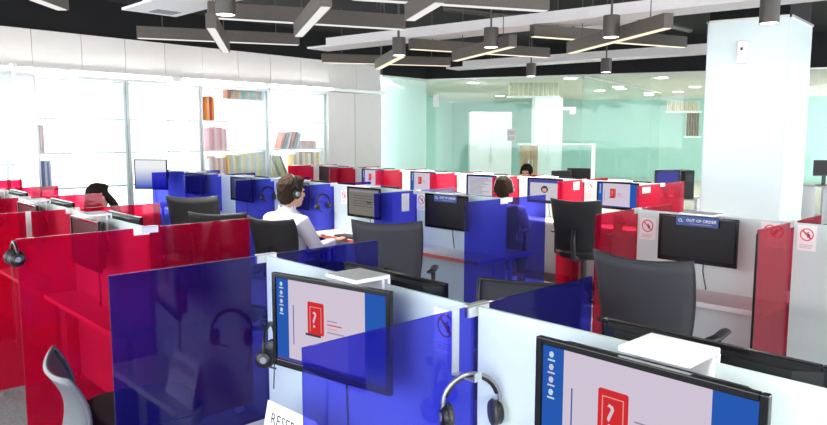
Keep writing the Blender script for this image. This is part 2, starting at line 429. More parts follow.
# ---- column clad in frosted glass
BEAM_D = (Pz(450, 70, 3.0) - Pz(704, 55, 3.0)); BEAM_D.z = 0; BEAM_D.normalize()
C0 = plan(783, 7.85)
def along(c, d, px):
    e = plan(px, 1).normalized(); t = (c.x * e.y - c.y * e.x) / (e.x * d.y - e.y * d.x); return c + d * t
C1 = along(C0, BEAM_D, 704.5); C2 = along(C0, WD, 804)
C3 = C1 + (C2 - C0)
ZC = 2.98
col = struct(MB().prism([tuple(p[:2]) for p in (C0, C2, C3, C1)], 0, 3.75).build('column', M['ceil']))
M['cladA'] = mat('frosted_cladding', (.76, .87, .88), .25, noise=.01, nscale=2)
def clad(a, b):
    d = (b - a); n = Vector((d.y, -d.x, 0)).normalized()
    if n.dot(a + b - C0 - C3) < 0: n = -n
    q = [a, b, b + n * .02, a + n * .02]
    MB().prism([tuple(p[:2]) for p in q], 0, ZC).build('cladding_panel', M['cladA'], col)
    q = [a + n * .02, b + n * .02, b + n * .035, a + n * .035]
    MB().prism([tuple(p[:2]) for p in q], ZC, ZC + .025).build('cap_rail', M['steel'], col)
for a, b in ((C0, C1), (C0, C2), (C2, C3), (C1, C3)): clad(a, b)
# small white sensor box on the column
fd = (C1 - C0).normalized(); fn = Vector((-fd.y, fd.x, 0))
if fn.dot(C0) > 0: fn = -fn
def colp(x, y): r = ray(x, y); t = (C0 + fn * .02 - CAM).dot(fn) / r.dot(fn); return CAM + r * t
a = colp(742, 64); b = colp(742, 41); h = b.z - a.z
t = empty('dispenser', (a.x, a.y, a.z), math.atan2(fd.y, fd.x), 'white air freshener box fixed high on the frosted column', 'dispenser')
sg = 1 if (Matrix.Rotation(t.rotation_euler.z, 3, 'Z') @ Vector((0, 1, 0))).dot(fn) > 0 else -1
MB().box((-.055, .001 * sg, 0), (.055, .06 * sg, h)).build('case', M['white'], t, bevel=.012)
MB().box((-.008, .06 * sg, h * .58), (.016, .063 * sg, h * .70)).build('sensor_window', M['black'], t)
MB().box((-.045, .06 * sg, h * .42), (.045, .0615 * sg, h * .425)).build('seam', M['slot'], t)

# ================================================================== CEILING FITTINGS
def duct(far0, far1, width, label, name='air_duct', z=3.02, slots=False, ext=0):
    a = Pz(far0[0], far0[1], z); b = Pz(far1[0], far1[1], z); d = b - a; d.z = 0
    n = Vector((-d.y, d.x, 0)).normalized()
    if n.dot(a) > 0: n = -n                         # towards the camera
    Ln = d.length + ext
    t = empty(name, (a.x, a.y, z), math.atan2(d.y, d.x), label, 'duct', 'white ceiling ducts')
    s = 1 if (Matrix.Rotation(t.rotation_euler.z, 3, 'Z') @ Vector((0, 1, 0))).dot(n) > 0 else -1
    MB().box((0, 0, 0), (Ln, s * width, .025)).build('bottom_plate', M['duct'], t)
    MB().box((.35, s * width * .12, .025), (Ln, s * width * .88, .14)).build('casing', M['duct'], t, bevel=.004)
    if slots:
        for k in range(5): MB().box((.10 + .05 * k, s * width * .15, -.002), (.12 + .05 * k, s * width * .6, .0)).build('slot', M['slot'], t)
    for f in (.15, .5, .85): MB().tube([(Ln * f, s * width / 2, .14), (Ln * f, s * width / 2, 3.749 - z)], .008, 6).build('hanger', M['cyl'], t)
duct((328, 51.5), (740, 9.3), .46, 'long white ceiling duct passing above the frosted column', ext=3)
duct((458, 70.5), (704, 55), .46, 'white ceiling duct running behind the frosted column', ext=1.2)
duct((176, 17), (217, 6.5), .62, 'white ceiling duct with a slotted air outlet near the wall', slots=True, ext=2.2)
duct((597, 31.5), (640, 25.5), .5, 'short white duct above the crossed light fins', z=3.12)

ZF = 2.86
finL = ['long brown ceiling fin running behind the left cylinder lamp', 'long brown ceiling fin closest to the white wall panels', 'brown light fin touching the end of the white wall', 'brown light fin crossing under the long duct, warm lit',
        'brown light fin crossing a lit fin beside the column', 'brown light fin highest above the long duct']
finX = ['lit cross fin with a white underside in the dark ceiling middle', 'lit cross fin overlapping the top of the white wall panels', 'pale lit cross fin close above the long white duct', 'short lit cross fin at the corner of the white wall',
        'lit cross fin between two cylinder lamps by the second duct', 'long lit cross fin reaching towards the frosted column', 'lit cross fin in the ceiling corner above the window']
def fin(a, b, label, w=.10, h=.15, lit=(0, 1), z=ZF, tube='finlight'):
    p, q = Pz(a[0], a[1], z), Pz(b[0], b[1], z); d = q - p; Ln = d.length
    t = empty('light_fin', (p.x, p.y, z), math.atan2(d.y, d.x), label, 'ceiling light', 'brown light fins under the ceiling')
    MB().box((0, -w / 2, 0), (Ln, -w / 2 + .012, h)).box((0, w / 2 - .012, 0), (Ln, w / 2, h)).box((0, -w / 2 + .012, h - .015), (Ln, w / 2 - .012, h)) \
        .box((0, -w / 2 + .012, 0), (.012, w / 2 - .012, h - .015)).box((Ln - .012, -w / 2 + .012, 0), (Ln, w / 2 - .012, h - .015)).build('housing', M['fin'], t)
    MB().box((.013 + Ln * lit[0], -w / 2 + .0125, -.006), (Ln * lit[1] - .013, w / 2 - .0125, .03)).build('light_tube', M[tube], t)
    for f in (.15, .85): MB().tube([(Ln * f, 0, h), (Ln * f, 0, 3.749 - z)], .006, 6).build('hanger', M['cyl'], t)
zs = [0, .012, .004, -.012, .01, .006]
for i, (a, b) in enumerate((((208, 17.6), (404, 29.5)), ((137, 38), (299, 45)), ((322, 62.5), (450, 66)), ((410, 49), (548, 57.6)), ((532, 36.4), (684, 47.5)), ((352, -1), (547, 11)))):
    fin(a, b, finL[i], h=.155 if i in (0, 5) else .14, tube='fincool' if i in (0, 1, 5) else 'finlight')
for i, (a, b) in enumerate((((298.5, 36.5), (326, 6.5)), ((211, 28), (226, 52.5)), ((410, 20.5), (440, 2.5)), ((378, 69), (402, 56.5)), ((455, 61), (513, 46.6)), ((570, 53.4), (668.5, 27.8)), ((63, 10), (33, -1)))):
    fin(a, b, finX[i], z=ZF - .16, h=.14, tube='fincool' if i in (0, 1, 2, 6) else 'finlight')

CYL = [Pz(x, y, 2.70) for x, y in ((225.5, 15), (399, 55.5), (491, 47.5), (531, 76.5), (611, 37.5), (606, 72.5), (769, 23.5))]
CYL += [Vector(p) for p in ((-.6, 3.2, 2.7), (.6, .2, 2.7), (3.2, -.8, 2.7), (-.6, 6.6, 2.7), (1.2, -3, 2.7), (5.2, .0, 2.7))]  # extra lamps added out of view on the camera side to brighten the room
cyl_label = ['bronze cylinder lamp hanging left under the slotted duct', 'bronze cylinder lamp beside the corner of the white wall', 'bronze cylinder lamp under the middle of the long duct', 'small bronze cylinder lamp below the second duct before green glass',
             'large bronze cylinder lamp between duct and crossed fins', 'small bronze cylinder lamp nearer the frosted column', 'largest bronze cylinder lamp in front of the frosted column']
for i, p in enumerate(CYL):
    t = empty('cylinder_lamp', p, 0, cyl_label[i] if i < 7 else 'bronze cylinder lamp added out of view to brighten the reserved-card row side', 'ceiling lamp', 'bronze cylinder lamps')
    MB().lathe([(.077, .012), (.080, 0), (.086, 0), (.086, .225), (.0, .225), ], 24).build('housing', M['cyl'], t, smooth=False)
    MB().lathe([(.0765, .004), (.0765, .008), (0, .008)], 24).build('lens', M['downlens'], t)
    MB().tube([(0, 0, .225), (0, 0, 1.049)], .012, 8).build('stem', M['cyl'], t)
    L = bpy.data.lights.new('spot', 'SPOT'); L.energy = (260, 330, 330, 330, 330, 330, 90)[i] if i < 7 else 110; L.spot_size = 1.7; L.spot_blend = .8; L.shadow_soft_size = .07; L.color = (1, .95, .88)
    o = bpy.data.objects.new('spot', L); COL.objects.link(o); o.parent = t; o.location = (0, 0, -.01)
# dark service pipes under the slab
for i, (a, b) in enumerate((((300, 12), (210, 3)), ((445, 8), (560, 22)), ((690, 30), (640, 18)))):
    p, q = Pz(a[0], a[1], 3.55), Pz(b[0], b[1], 3.55)
    tag(MB().tube([p, q], .05, 10).build('service_pipe', M['cyl'], smooth=True), ['dark service pipe above the left fins', 'dark service pipe above the long duct', 'dark service pipe near the frosted column'][i], 'pipe')

# ================================================================== WORKSTATION ROWS
PT = 1.177          # top of all panels
DZ = .70           # desktop
ROW = dict(
    A=dict(x=1.482, half=.605, v=[1.32, 2.49, 3.69, 4.98, 6.18, 7.42, 8.75], c='BBRRRRR', name='reserved-card row', end=.10, last=9.6),
    B=dict(x=4.28, half=.50, v=[1.395, 2.37, 3.49, 4.55, 5.81, 6.97, 8.25, 9.25], c='RRBBBBBB', name='middle row', end=.45, last=9.9),
    C=dict(x=6.76, half=.50, v=[3.47, 4.41, 5.34, 6.40, 7.50, 8.60, 9.75], c='RRRRRRR', name='red row by the green glass', end=2.95, last=10.4))
TH = .008
divlab = {
 'A': ['blue acrylic divider with silver headphones hanging on its steel strip', 'blue acrylic divider between the reserved card and the red panels', 'large red acrylic divider next after the two blue panels', 'second red divider after the blue ones in the reserved-card row',
       'third red divider after the blue ones in the reserved-card row', 'fourth red divider after the blue ones in the reserved-card row', 'last red divider of the reserved-card row, towards the window'],
 'B': ['red divider carrying a pink notice right of the larger out-of-order monitor', 'red divider of the middle row standing left of the large out-of-order monitor', 'wide blue divider of the middle row next after the red ones', 'blue divider with a small paper between two monitors of the middle row',
       'blue divider in front of the person in white with a headset hung on it', 'blue divider left of the person in white in the middle row', 'blue divider with a headset next to the bookcase end', 'bright blue divider before the blue-white monitor by the bookcases'],
 'C': ['red divider nearest the frosted column with a white slip', 'red divider with white slip, second from the frosted column', 'red divider beside the person wearing headphones', 'red divider fourth from the frosted column', 'red divider fifth from the frosted column', 'red divider sixth from the frosted column', 'red divider at the end by the plain white wall']}
def clip(parent, x, y, sx=.02, sy=.02, h=.035):
    MB().box((x - sx, y - sy, PT - h), (x + sx, y + sy, PT + .006)).build('clip', M['steel'], parent, bevel=.002)
for r, R in ROW.items():
    X, hf = R['x'], R['half']
    for i, v in enumerate(R['v']):
        t = empty('divider', (X, v, 0), 0, divlab[r][i], 'divider', 'coloured acrylic dividers')
        ex = {1: .03, 2: .04}.get(i, 0) if r == 'A' else 0
        MB().box((-hf - ex, -TH / 2, .03), (hf, TH / 2, PT)).build('panel', M['blue'] if R['c'][i] == 'B' else M['red'], t)
        for sx in (-1, 1):
            b = MB().box((sx * (hf - .10) - .02, -.03, .0), (sx * (hf - .10) + .02, .03, .028)); b.build('foot', M['steel'], t)
        # cross-shaped clip that ties the divider to the white panels
        b = MB().box((-.045, -.011, PT - .03), (.045, -TH / 2 - .0005, PT + .004)).box((-.045, TH / 2 + .0005, PT - .03), (.045, .011, PT + .004)).box((-.045, -.011, PT + .0005), (.045, .011, PT + .006))
        b.build('clip', M['steel'], t)
        if r == 'B' and i == 0: MB().box((-hf - .007, -.006, .03), (-hf - .0005, .006, PT - .02)).build('edge_strip', M['black'], t)
    vs = [R['end']] + R['v'] + [R['last']]
    for i, (a, b) in enumerate(zip(vs, vs[1:])):
        if (r in 'AB' and i == 2) or (r == 'C' and i == 0): continue         # the cross aisle runs through both rows here
        g = .014 if i else 0
        t = empty('spine_panel', (X, 0, 0), 0, 'white frosted screen, %s bay of the %s' % (ORD[i], R['name']) + {'A': ' after the headphones', 'B': ' after the notices', 'C': ''}[r], 'screen', 'white frosted screens')
        MB().box((-.006, a + g, .03), (.006, b - .014, PT - .002)).build('glass_panel', M['frost'], t)
        for y in (a + .05, b - .06): MB().box((-.02, y - .03, 0), (.02, y + .03, .029)).build('foot', M['steel'], t)
        for sd in (-1, 1):
            if r == 'B' and i == 0 and sd < 0: continue
            d = empty('desk', (X, 0, 0), 0, 'white %s desktop in the %s bay of the %s' % ('wall-side' if False else ('outer' if sd < 0 else 'inner'), ORD[i], R['name']), 'desk', 'white desks between the dividers')
            y0, y1 = a + .008, b - .008; DZ = (.48 if sd < 0 and i < 2 else .62) if r == 'A' else .70; hd = hf - (.10 if r == 'A' and sd > 0 else hf - .27 if r == 'A' and i < 2 else .40 if r == 'A' else .16)
            MB().box((sd * .012, y0, DZ - .028), (sd * hd, y1, DZ)).build('desktop', M['desk'], d, bevel=.003)
            MB().box((sd * hd, y0, DZ - .028), (sd * (hd + .005), y1, DZ)).build('edge_band', M['deskedge'] if r == 'B' and i in (3, 4) else M['desk'], d)
            for y in (y0 + .05, y1 - .05):
                MB().box((sd * .10, y - .015, 0), (sd * .13, y + .015, DZ - .029)).build('leg', M['steel'], d)

# ---------------- monitors
def monitor(r, x, yc, facing, wd, hg, kind, label, zt=PT + .01, off=.11, tiltz=0, detail=True):
    """hung from the white panel at x; facing -1 looks to -X, +1 to +X. Local: screen faces -y, x to the viewer's right"""
    rz = -PI / 2 if facing < 0 else PI / 2
    t = empty('monitor', (x + facing * off, yc, zt), rz + tiltz, label, 'monitor', 'black computer monitors')
    b = .017
    fr = MB().box((-wd / 2, -.012, -hg), (-wd / 2 + b, .008, 0)).box((wd / 2 - b, -.012, -hg), (wd / 2, .008, 0)).box((-wd / 2 + b, -.012, -b), (wd / 2 - b, .008, 0)).box((-wd / 2 + b, -.012, -hg), (wd / 2 - b, .008, -hg + b * 1.5)).build('bezel', M['bezel'], t, bevel=.003)
    MB().prism([(-wd / 2 + .01, .008), (wd / 2 - .01, .008), (wd / 2 - .06, .048), (-wd / 2 + .06, .048)], -hg + .02, -.012).build('back_shell', M['black'], t)
    MB().box((-.06, .048, -hg / 2 - .07), (.06, off - .008, -hg / 2 + .05)).build('mount_block', M['black'], t)
    x0, x1, z0, z1 = -wd / 2 + b, wd / 2 - b, -hg + b * 1.5, -b
    W_, H_ = x1 - x0, z1 - z0
    def q(fx0, fx1, fz0, fz1, m, name, parent, lift=.0006, dy=0):     # fractions, z measured from the top
        return MB().box((x0 + W_ * fx0, -.004 - lift, z1 - H_ * fz1), (x0 + W_ * fx1, -.003 + dy, z1 - H_ * fz0)).build(name, m, parent)
    base = {'logo': 'scr_blue', 'off': 'darkscreen', 'order': 'darkscreen', 'grey': 'scr_grey', 'text': 'scr_blue', 'pic': 'scr_bar', 'grad': 'scr_grad', 'pale': 'scr_pale'}[kind]
    s = q(0, 1, 0, 1, M[base], 'screen', t, 0)
    if kind in ('logo', 'small_logo'):
        pg = q(.12, .82, 0, .96, M['scr_page'], 'page', s)
        q(0, 1, .96, 1, M['scr_bar'], 'taskbar', s)
        for k in range(4):
            ic = MB(); zz = z1 - H_ * (.07 + .105 * k); cx_ = x0 + W_ * .05
            ic.prism([(cx_ + .007 * math.cos(a), zz + .008 * math.sin(a)) for a in (.3, 1.2, 2.2, 3.4, 4.4, 5.4)], .0045, .0055, Matrix.Rotation(PI / 2, 4, 'X'))
            ic.box((cx_ - .010, -.0052, zz - .016), (cx_ + .010, -.0045, zz - .012))
            ic.build('icon', [M['scr_lblue'], M['scr_pale'], M['scr_page'], M['scr_lblue']][k], s)
        q(.165, .172, .30, .78, M['scr_rule'], 'rule', s, .0012)
        for k in range(4): q(.185, .27 - .02 * (k % 2), .33 + .035 * k, .338 + .035 * k, M['scr_pale'], 'text_line', s, .0012)
        # red door-shaped logo: rounded slab with a lighter outline and a question mark
        lx0, lx1, lz0, lz1 = x0 + W_ * .31, x0 + W_ * .46, z1 - H_ * .60, z1 - H_ * .22
        rr = .006; pts = []
        for cx_, cz_, a0 in ((lx1 - rr, lz1 - rr, 0), (lx0 + rr, lz1 - rr, PI / 2), (lx0 + rr, lz0 + rr, PI), (lx1 - rr, lz0 + rr, 1.5 * PI)):
            pts += [(cx_ + rr * math.cos(a0 + k * PI / 8), cz_ + rr * math.sin(a0 + k * PI / 8)) for k in range(5)]
        MB().prism(pts, .0050, .0062, Matrix.Rotation(PI / 2, 4, 'X')).build('logo_slab', M['scr_red'], s)
        iw = (lx1 - lx0); ih = (lz1 - lz0); e = .0022
        ax0, ax1, az0, az1 = lx0 + iw * .14, lx1 - iw * .14, lz0 + ih * .08, lz1 - ih * .14
        MB().box((ax0, -.0068, az0), (ax0 + e, -.0062, az1)).box((ax1 - e, -.0068, az0), (ax1, -.0062, az1)).box((ax0, -.0068, az1 - e), (ax1, -.0062, az1)).build('logo_outline', M['scr_pink'], s)
        text('?', ih * .72, M['scr_page'], s, (lx0 + iw * .24, -.0066, lz0 + ih * .22), 'question_mark')
        q(.29, .43, .60, .625, M['scr_dark'], 'caption', s, .003)
        for k, (a, b2, m) in enumerate(((.49, .58, 'scr_text'), (.49, .62, 'scr_red'), (.49, .575, 'scr_pink'), (.49, .64, 'scr_text'))):
            q(a, b2, .40 + .045 * k, .412 + .045 * k, M[m], 'text_line', s, .0012)
    elif kind == 'order':
        pass
    elif kind == 'text':
        q(.03, .97, .04, .98, M['scr_pale'], 'page', s)
        for k in range(14): q(.08, .5 + .4 * random.random(), .10 + .06 * k, .125 + .06 * k, M['scr_text'], 'text_line', s, .0012)
    elif kind == 'pic':
        q(.05, .95, .15, .95, M['scr_pale'], 'page', s)
        MB().prism([(x0 + W_ * (.5 + .11 * math.cos(a)), z1 - H_ * .45 + H_ * .17 * math.sin(a)) for a in [k * PI / 8 for k in range(16)]], .005, .006, Matrix.Rotation(PI / 2, 4, 'X')).build('picture_head', M['scr_dark'], s)
        q(.36, .64, .60, .92, M['scr_page'], 'picture_body', s, .0016)
        q(.44, .56, .40, .56, M['scr_pink'], 'picture_face', s, .0030)
    elif kind == 'grey':
        q(.02, .98, .05, .12, M['scr_text'], 'title', s)
        for k in range(5): q(.15, .8, .25 + .1 * k, .27 + .1 * k, M['scr_dark'], 'text_line', s)
        q(.6, .75, .45, .52, M['scr_dark'], 'button', s, .0012)
    if kind == 'order':
        st = MB().box((-wd * .26, -.016, -.062), (wd * .27, -.0125, -.002)).build('notice_strip', M['strip_blue'], t)
        st['label'] = 'blue out of order strip'
        text('OUT OF ORDER', .026, M['paper'], st, (-wd * .13, -.0165, -.036))
        MB().box((-wd * .08, -.0165, -.050), (wd * .19, -.016, -.047)).build('small_print', M['inkgrey'], st)
        text('CL', .028, M['paper'], st, (-wd * .235, -.0165, -.040), 'emblem')
    # power lead
    if detail:
        dz = (.48 if facing < 0 and yc < 2.4 else .62) if r == 'A' else .70
        MB().tube([(.02, .06, -hg + .02), (.02, .062, -hg - .06), (.03, .06, dz - zt + .08), (.05, .05, dz - zt + .012)], .004, 6).build('cable', M['black'], t)
    return t
def bracket(x, y, label, wd=.24, deep=.13, z=.002):
    t = empty('monitor_bracket', (x, y, PT), 0, label, 'bracket', 'white monitor brackets over the screens')
    MB().box((-deep, -wd / 2, z), (.018, wd / 2, z + .014)).build('top_plate', M['white'], t, bevel=.003)
    for q in (-1, 1): MB().box((q * .0075, -wd / 2, -.14), (q * .018, wd / 2, z)).build('cheek', M['white'], t)

# reserved-card row, both sides
mA = {0: ('logo', 'black monitor with question-mark logo right of the silver headphones'), 1: ('logo', 'black monitor with question-mark logo above the reserved card')}
A = ROW['A']; vs = [A['end']] + A['v'] + [A['last']]
for i in range(7):
    if i == 2: continue
    a, b = vs[i], vs[i + 1]; yc = {0: .715, 1: 1.835}.get(i, (a + b) / 2 + .02)
    k, l = mA.get(i, ('off', 'dark monitor on the outer side, %s bay of the reserved-card row' % ORD[i]))
    monitor('A', A['x'], yc, -1, (.53, .53)[i] if i < 2 else .5, .335 if i < 2 else .30, k, l, zt=PT + (.014 if i < 2 else .0), off=.155 if i < 2 else .12, tiltz=.19 if i == 1 else 0)
    monitor('A', A['x'], yc - .02, 1, .54, .32, 'off', 'black monitor backing on the %s' % ('bay right of the silver headphones' if i == 0 else 'reserved-card bay from behind' if i == 1 else '%s bay of the reserved-card row, aisle side' % ORD[i]), zt=PT + .012, off=.105)
    bracket(A['x'], yc - (.015 if i == 0 else .03 if i == 1 else -.02), 'white monitor bracket on the %s bay of the reserved-card row' % ORD[i], .165, z=.0145 if i < 2 else .013)
# middle row
B = ROW['B']; vs = [B['end']] + B['v'] + [B['last']]
mB = [('off', 'dark monitor right of the red notices in the middle row'), ('order', 'larger black out-of-order monitor between the two red dividers'), ('off', 'dark monitor hidden behind the wide blue divider'),
      ('order', 'smaller black out-of-order monitor left of the wide blue divider'), ('grey', 'monitor showing a grey page beside the person in white'), ('off', 'dark monitor the person in white faces through blue acrylic'), ('off', 'dark monitor left of the person in white behind blue acrylic'), ('off', 'dark monitor behind the blue divider by the bookcases')]
for i in range(8):
    if i == 2: continue
    a, b = vs[i], vs[i + 1]; yc = {1: 1.90, 3: 4.07, 4: 5.18, 5: 6.36, 6: 7.55, 7: 8.8}.get(i, (a + b) / 2 + .03)
    if i: monitor('B', B['x'], yc, -1, .50, .295, *mB[i], zt=PT - .003, off=.105)
    if i not in (1, 3): monitor('B', B['x'], yc - .03, 1, .48, .29, 'off', 'black monitor facing away, %s bay of the middle row' % ORD[i], zt=PT + .006, off=.10)
    bracket(B['x'], yc, 'white monitor bracket on the %s bay of the middle row' % ORD[i], .22)
monitor('B', 4.28, 9.62, -1, .52, .43, 'grad', 'monitor with a white to blue picture in front of bookcases', zt=1.345, off=.36, tiltz=.6)
# red row
C = ROW['C']; vs = [C['end']] + C['v'] + [C['last']]
mC = [('logo', 'monitor at the column end of the red row'), ('logo', 'monitor with a red logo second from the frosted column'), ('pic', 'monitor showing a portrait picture in the red row'), ('text', 'monitor with a page of text beside the headphone wearer'),
      ('logo', 'monitor with a red logo left of the headphone wearer'), ('logo', 'monitor with a red logo fifth along the red row'), ('off', 'dark monitor sixth along the red row')]
for i in range(1, 7):
    a, b = vs[i], vs[i + 1]; yc = (a + b) / 2 + {1: -.02}.get(i, .0)
    monitor('C', C['x'], yc, -1, .50, .295, *mC[i], zt=PT - .003, off=.10)
    monitor('C', C['x'], yc - .03, 1, .48, .29, 'off', 'black monitor facing the green glass, %s bay of the red row' % ORD[i], zt=PT + .006, off=.10)
    bracket(C['x'], yc, 'white monitor bracket on the %s bay of the red row' % ORD[i], .22)

# ---------------- paper notices with a crossed-out phone emblem
def notice(pos, rz, label, wd=.105, hg=.135, dark=False):
    t = empty('notice', pos, rz, label, 'notice', 'white no-phone notices')         # local: faces -y
    MB().box((-wd / 2, -.0012, -hg), (wd / 2, 0, 0)).build('sheet', M['paper'], t)
    RX = Matrix.Rotation(PI / 2, 4, 'X'); c = (0, -hg * .36); r0, r1 = wd * .36, wd * .30
    b = MB(); n = 28
    for k in range(n):
        a0, a1 = 2 * PI * k / n, 2 * PI * (k + 1) / n
        b.prism([(c[0] + r0 * math.cos(a0), c[1] + r0 * math.sin(a0)), (c[0] + r0 * math.cos(a1), c[1] + r0 * math.sin(a1)), (c[0] + r1 * math.cos(a1), c[1] + r1 * math.sin(a1)), (c[0] + r1 * math.cos(a0), c[1] + r1 * math.sin(a0))], .0013, .0018, RX)
    s = r1 * .72
    b.prism([(c[0] - s - .003, c[1] + s - .003), (c[0] - s + .003, c[1] + s + .003), (c[0] + s + .003, c[1] - s + .003), (c[0] + s - .003, c[1] - s - .003)], .0019, .0022, RX)
    b.build('ring', M['inkred'], t)
    MB().prism([(c[0] + .002, c[1] - .016), (c[0] + .02, c[1] - .020), (c[0] + .016, c[1] + .002), (c[0] + .004, c[1] + .006)], .0013, .0018, RX) \
        .prism([(c[0] - .008, c[1] + .004), (c[0] + .008, c[1] + .016), (c[0] + .012, c[1] + .012), (c[0] - .004, c[1] + .0)], .0013, .0018, RX).build('phone_mark', M['ink'], t)
    for k, f in enumerate((.76, .82, .88)): MB().box((-wd * .36, -.0018, -hg * f - .0025), (wd * (.36 - .06 * k), -.0013, -hg * f)).build('text_line', M['inkgrey'], t)
    return t
xb = B['x'] - .0075
p = Px(648, 218, xb); notice((xb, p.y, p.z), -PI / 2, 'white no-phone notice left of the larger out-of-order monitor', .115, .145)
p = Px(807.5, 225.5, xb); notice((xb, p.y, min(p.z, PT - .005)), -PI / 2, 'white no-phone notice on the white screen right of pink one', .10, .145)
p = Px(421.5, 194, xb); notice((xb, p.y, p.z), -PI / 2, 'white no-phone notice left of the smaller out-of-order monitor', .115, .145)
p = Px(344, 190, xb); notice((xb, p.y, p.z), -PI / 2, 'white no-phone notice left of the grey-page monitor', .10, .14)
p = Px(770.5, 226, xb); notice((xb, p.y, PT - .012), -PI / 2, 'no-phone notice seen pink through the right red divider', .105, .145)
p = Py(620, 213, B['v'][1] - .006); notice((p.x, B['v'][1] + .0062, PT - .02), 0, 'pinkish no-phone notice showing on the left red divider', .115, .15)
xc = C['x'] - .0075
xa = A['x'] - .0075; p = Px(446, 311, xa); notice((xa, p.y, PT - .035), -PI / 2, 'no-phone notice seen through the headphone divider', .10, .14)
for i, px in enumerate((590.5, 522.5, 463)):
    p = Px(px, 183, xc); notice((xc, p.y, PT - .01), -PI / 2, 'white no-phone notice in the red row ' + ['beside the red-logo monitor near the column', 'beside the portrait monitor', 'beside the page-of-text monitor'][i], .10, .14)
# small white slips stuck on dividers
def slip(x, v, z, w_, h_, label, m='paper'):
    o = MB().box((-w_ / 2, -.0012, -h_), (w_ / 2, 0, 0)).box((-w_ / 2, -.002, -h_ * .12), (w_ / 2, -.0012, 0)).build('paper_slip', M[m], loc=(x, v - .0055, z))
    tag(o, label, 'paper', 'white slips on the dividers')
p = Py(576, 183, C['v'][1]); slip(p.x, C['v'][1], PT - .02, .11, .09, 'white slip on the red divider left of the red-logo monitor')
p = Py(646, 186, C['v'][0]); slip(p.x, C['v'][0], PT - .02, .16, .06, 'wide white slip on the red divider by the column')
p = Py(405, 196, B['v'][3]); slip(p.x, B['v'][3], PT - .02, .09, .16, 'pale paper stuck on the blue divider beside grey-page monitor')
p = Py(508, 200, B['v'][2]); slip(B['x'] - .05, B['v'][2], PT + .002, .09, .045, 'white tab clipped over the top of the wide blue divider')
p = Py(144, 231, A['v'][2]); slip(A['x'] - .045, A['v'][2], PT + .002, .085, .04, 'white tab on the top edge of the large red divider')

# ---------------- headphones
def headset(pos, rz, label, r=.082, m='black', cups=True, mic=True, tilt=0):
    """ring in local x/z, hanging from its top at the origin"""
    t = empty('headset', pos, rz, label, 'headset', 'headsets hanging on the dividers'); t.rotation_euler.y = tilt
    pts = [(r * math.cos(a), 0, -r + r * math.sin(a)) for a in [(-20 + 220 * k / 18) * PI / 180 for k in range(19)]]
    MB().tube(pts, [.0065] * 19, 8).build('headband', M[m], t, smooth=True)
    MB().tube([(x * .93, 0, (z + r) * .93 - r) for x, y, z in pts[3:-3]], .007, 8).build('band_pad', M['black'], t, smooth=True)
    for s in (-1, 1):
        x = s * r * .92; z = -r - r * .42
        RY = Matrix.Translation((x, 0, z)) @ Matrix.Rotation(PI / 2, 4, 'Y')
        MB().lathe([(0, -.012), (.026, -.012), (.034, -.006), (.034, .006), (.026, .012), (0, .012)], 18, RY).build('ear_cup', M['black'], t, smooth=True)
        MB().lathe([(.034, -.008), (.040, 0), (.034, .008)], 18, Matrix.Translation((x - s * .012, 0, z)) @ Matrix.Rotation(PI / 2, 4, 'Y')).build('ear_pad', M['chairframe'], t, smooth=True)
        MB().lathe([(0, -.002), (.013, -.002), (.013, .003), (0, .003)], 14, Matrix.Translation((x + s * .013, 0, z)) @ Matrix.Rotation(PI / 2, 4, 'Y')).build('badge', M['silver'], t)
        MB().tube([(s * r * .94, 0, -r - .005), (x + s * .006, 0, z + .02)], .009, 8).build('yoke', M[m], t)
    if mic:
        MB().tube([(-r * .92, 0, -r * 1.42), (-r * .7, -.02, -r * 1.85), (-r * .3, -.03, -r * 2.05)], .004, 6).build('microphone_boom', M['black'], t)
    MB().tube([(r * .92, 0, -r * 1.75), (r * .90, .004, -r * 2.4), (r * .7, .004, -r * 3.4)], .0025, 6).build('cord', M['black'], t)
    return t
# steel hanger strip on the first blue divider + silver headphones
sx = 1.38
hk = empty('hanger_strip', (sx, A['v'][0] - .012, PT), 0, 'vertical steel strip with hook on the blue divider', 'hook')
MB().box((-.014, -.003, -.175), (.014, 0, .006)).build('strip', M['steel'], hk); MB().box((-.014, -.085, -.18), (.014, 0, -.176)).build('hook', M['steel'], hk); MB().box((-.014, -.089, -.18), (.014, -.085, -.155)).build('hook_tip', M['steel'], hk)
px_ = Py(28, 212, A['v'][3] - .012)
hk2 = empty('hanger_strip', (px_.x, A['v'][3] - .012, PT), 0, 'vertical steel strip with hook on the second red divider', 'hook')
MB().box((-.016, -.003, -.16), (.016, 0, .006)).build('strip', M['steel'], hk2); MB().box((-.016, -.05, -.165), (.016, 0, -.161)).build('hook', M['steel'], hk2)
headset((sx + .01, A['v'][0] - .068, PT - .168), -.55, 'silver and black headphones hanging from the steel strip', .083, 'silver', mic=False)
headset((A['x'] - .085, A['v'][1] - .155, PT - .245), .75, 'black headset hanging beside the question-mark monitor over the card', .085)
headset((A['x'] - .650, A['v'][2] + .02, PT - .015), PI / 2, 'black headset at the outer end of the large red divider', .055, mic=False)
p = Py(228.5, 187, B['v'][5]); headset((B['x'] - .10, B['v'][5] - .03, PT - .09), 0, 'black headset on the blue divider nearer the bookcases', .085)
p = Py(331, 196, B['v'][4]); headset((B['x'] - .16, B['v'][4] - .03, PT - .10), 0, 'black headset on the blue divider before the person in white', .085)

